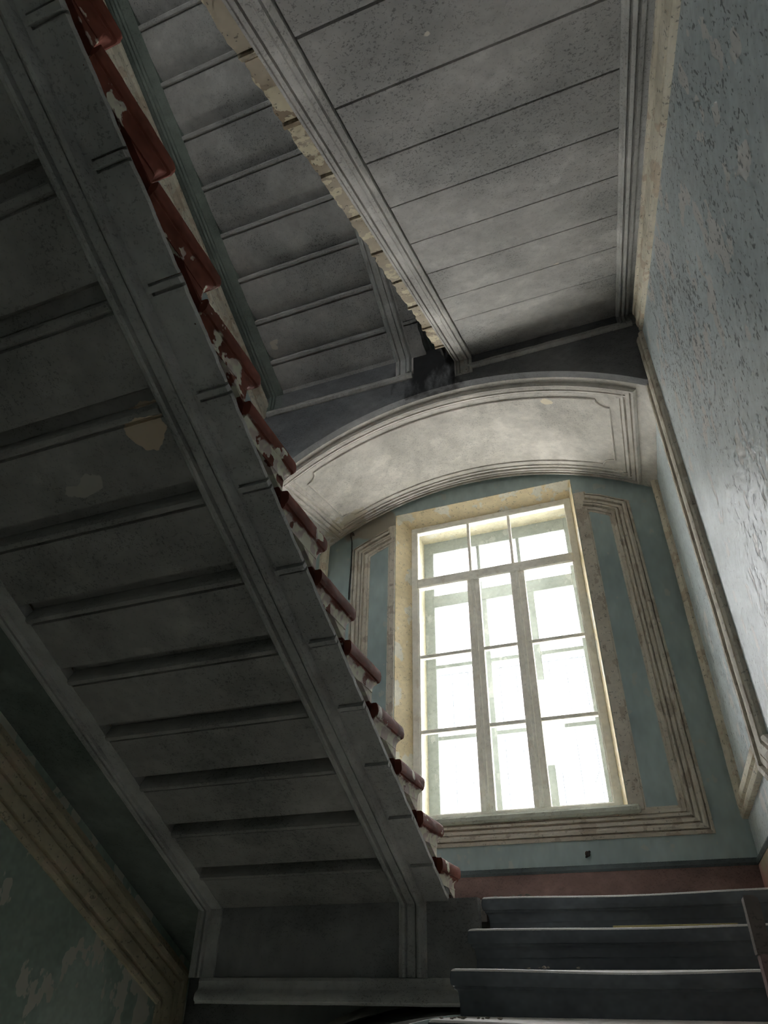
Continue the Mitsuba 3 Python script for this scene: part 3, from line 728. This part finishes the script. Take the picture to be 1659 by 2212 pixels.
t5 = thing('trim_5', 'dull yellow moulding slanting down the dark green wall and turning upright at its foot', kind='structure')
sof2 = lambda y: 0.1133 - (y + 0.3185) * sl
p5 = [(-4.5, sof2(-4.5) - 0.335), (0.13, sof2(0.13) - 0.335), (0.13, ZG + 0.3)]
obj('moulding', jitter(sweep(densify(p5, 0.12), [(a * 1.15, h * 0.8) for a, h in BAND], on_wall_x(XLL)), 0.003, 10, 11), 'trim_dull', t5, smooth=25)

# skirtings
obj('baseboard_window', box(XL, XR, YW - 0.016, YW + 0.01, -0.002, 0.25), 'skirting_red'); tag('baseboard_window', 'dull red painted skirting under the window', kind='structure')
t6 = thing('trim_6', 'dark ledge along the top of the red skirting', kind='structure')
obj('ledge', sweep([(XL, 0.245), (XR, 0.245)], [(0, -0.01), (0, 0.020), (0.014, 0.026), (0.03, 0.018), (0.042, 0.006), (0.042, -0.01)], on_window_wall), 'ledge_dark', t6, smooth=30)
dado_top = lambda y: 0.25 + sl * min(0, y + 0.12)
dp = [(-4.0, dado_top(-4.0) - 0.75), (0.2, -0.3), (YW, -0.3), (YW, 0.25), (-0.12, 0.25), (-4.0, dado_top(-4.0))]
obj('baseboard_right', prism(dp, 0, XR - 0.012, XR + 0.01), 'dado_red'); tag('baseboard_right', 'faded pink and yellow skirting on the right wall of the stairs', kind='structure')
obj('ledge', sweep([(YW, 0.245), (-0.12, 0.245), (-4.0, dado_top(-4.0) - 0.005)], [(a, h) for a, h in [(0, -0.01), (0, 0.018), (-0.014, 0.024), (-0.03, 0.018), (-0.04, 0.006), (-0.04, -0.01)]], on_right_wall), 'ledge_dark', t6, smooth=30)

# ------------------------------------------------------------------ small things
po = thing('wooden_post', 'short upright wooden post with rounded top near the right wall on the dark steps', 'post')
def post_poly(x0, x1, z0, z1, r):
    a = np.linspace(0, math.pi / 2, 7)
    s = 0.006
    return [(x0, z0), (x1, z0)] + [(x1 - r + r * math.cos(t), z1 - r + r * math.sin(t)) for t in a] + [(x0 + s - s * math.cos(t), z1 - s + s * math.sin(t)) for t in a[::-1]]
obj('upper_part', prism(post_poly(1.069, 1.108, -0.300, -0.158, 0.018), 1, -1.28, -1.20), 'post_wood', po)
obj('lower_part', prism(post_poly(1.074, 1.116, -0.622, -0.300, 0.002), 1, -1.285, -1.195), 'post_pink', po)
tag(obj('wooden_lath', cbox(0.62, 1.12, -0.17, -0.14, -0.158, -0.147, 0.002), 'lath_wood'), 'thin pale wooden lath lying on the second step down', 'lath')
hk = tag(obj('iron_hook', cat(tube([(-1.341, YW + 0.01, 3.268), (-1.341, YW - 0.04, 3.262), (-1.343, YW - 0.055, 3.24), (-1.345, YW - 0.045, 3.215)], 0.010), trimesh.creation.icosphere(2, 0.016).apply_translation((-1.341, YW - 0.03, 3.262))), 'iron', smooth=True), 'small dark iron hook in the wall left of the window above the moulding', 'hook')
cz = np.linspace(3.22, 2.55, 24)
tag(obj('black_cable', tube([(-1.348 + 0.004 * math.sin(9 * z), YW - 0.012 - (0.03 if i == 0 else 0), z) for i, z in enumerate(cz)], 0.006), 'cable_black', smooth=True), 'black cable hanging down along the left edge of the window frame moulding', 'cable')
a = np.linspace(0, 2 * np.pi, 9)
tag(obj('pipe_stub', cat(tube([(0.434, YW + 0.01, 0.352), (0.434, YW - 0.03, 0.350)], 0.016, 10), tube([(0.434, YW - 0.02, 0.352), (0.452, YW - 0.03, 0.362)], 0.007, 6), tube([(0.434, YW - 0.02, 0.35), (0.424, YW - 0.028, 0.328)], 0.007, 6)), 'iron', smooth=True), 'dark iron stub sticking out of the teal wall below the window', 'pipe stub')
# rubble on the steps
ch = []
for k in range(70):
    if k < 46: x, y, z = rng.uniform(0.03, 0.24), rng.uniform(0.0, 0.14), 0.0
    elif k < 55: x, y, z = rng.uniform(0.02, 0.5), -0.6 + rng.uniform(0.0, 0.2), -2 * RI
    else: x, y, z = rng.uniform(0.02, 0.25), -0.9 + rng.uniform(0.02, 0.2), -3 * RI
    s = rng.uniform(0.002, 0.007)
    m = trimesh.creation.icosphere(1, s)
    m.vertices *= (1 + rng.uniform(-0.35, 0.35, (len(m.vertices), 1))) * np.array([1.3, 1, 0.6])
    m.apply_translation((x, y, z + s * 0.3))
    ch.append(m)
tag(obj('plaster_rubble', cat(*ch), 'rubble'), 'crumbs of fallen plaster lying on the dark steps', 'rubble', kind='stuff')

# outside: iron grille on the wall's outer face, ground
gr = thing('window_grille', 'thin iron window grille with V shaped bars outside the glass', 'grille')
GY = YO + 0.05
obj('rail', tube([(-0.85, GY, 2.01), (0.80, GY, 2.01)], 0.006), 'grille_paint', gr, True)
obj('rail', tube([(-0.85, GY, 0.70), (0.80, GY, 0.70)], 0.006), 'grille_paint', gr, True)
for k, x in enumerate(np.arange(-0.75, 0.78, 0.145)):
    obj('bar', tube([(x, GY, 0.68), (x, GY, 2.01)], 0.0045, 6), 'grille_paint', gr, True)
for x0 in (-0.46, -0.02, 0.42):
    for z0 in (0.80, 1.52):
        obj('brace', tube([(x0 - 0.145, GY + 0.008, z0 + 0.28), (x0, GY + 0.008, z0), (x0 + 0.145, GY + 0.008, z0 + 0.28)], 0.0045, 6), 'grille_paint', gr, True)
obj('ground', box(-60, 60, YO, 120, -6.2, -6.0), 'ground_out'); tag('ground', 'grey ground outside the building', kind='structure')
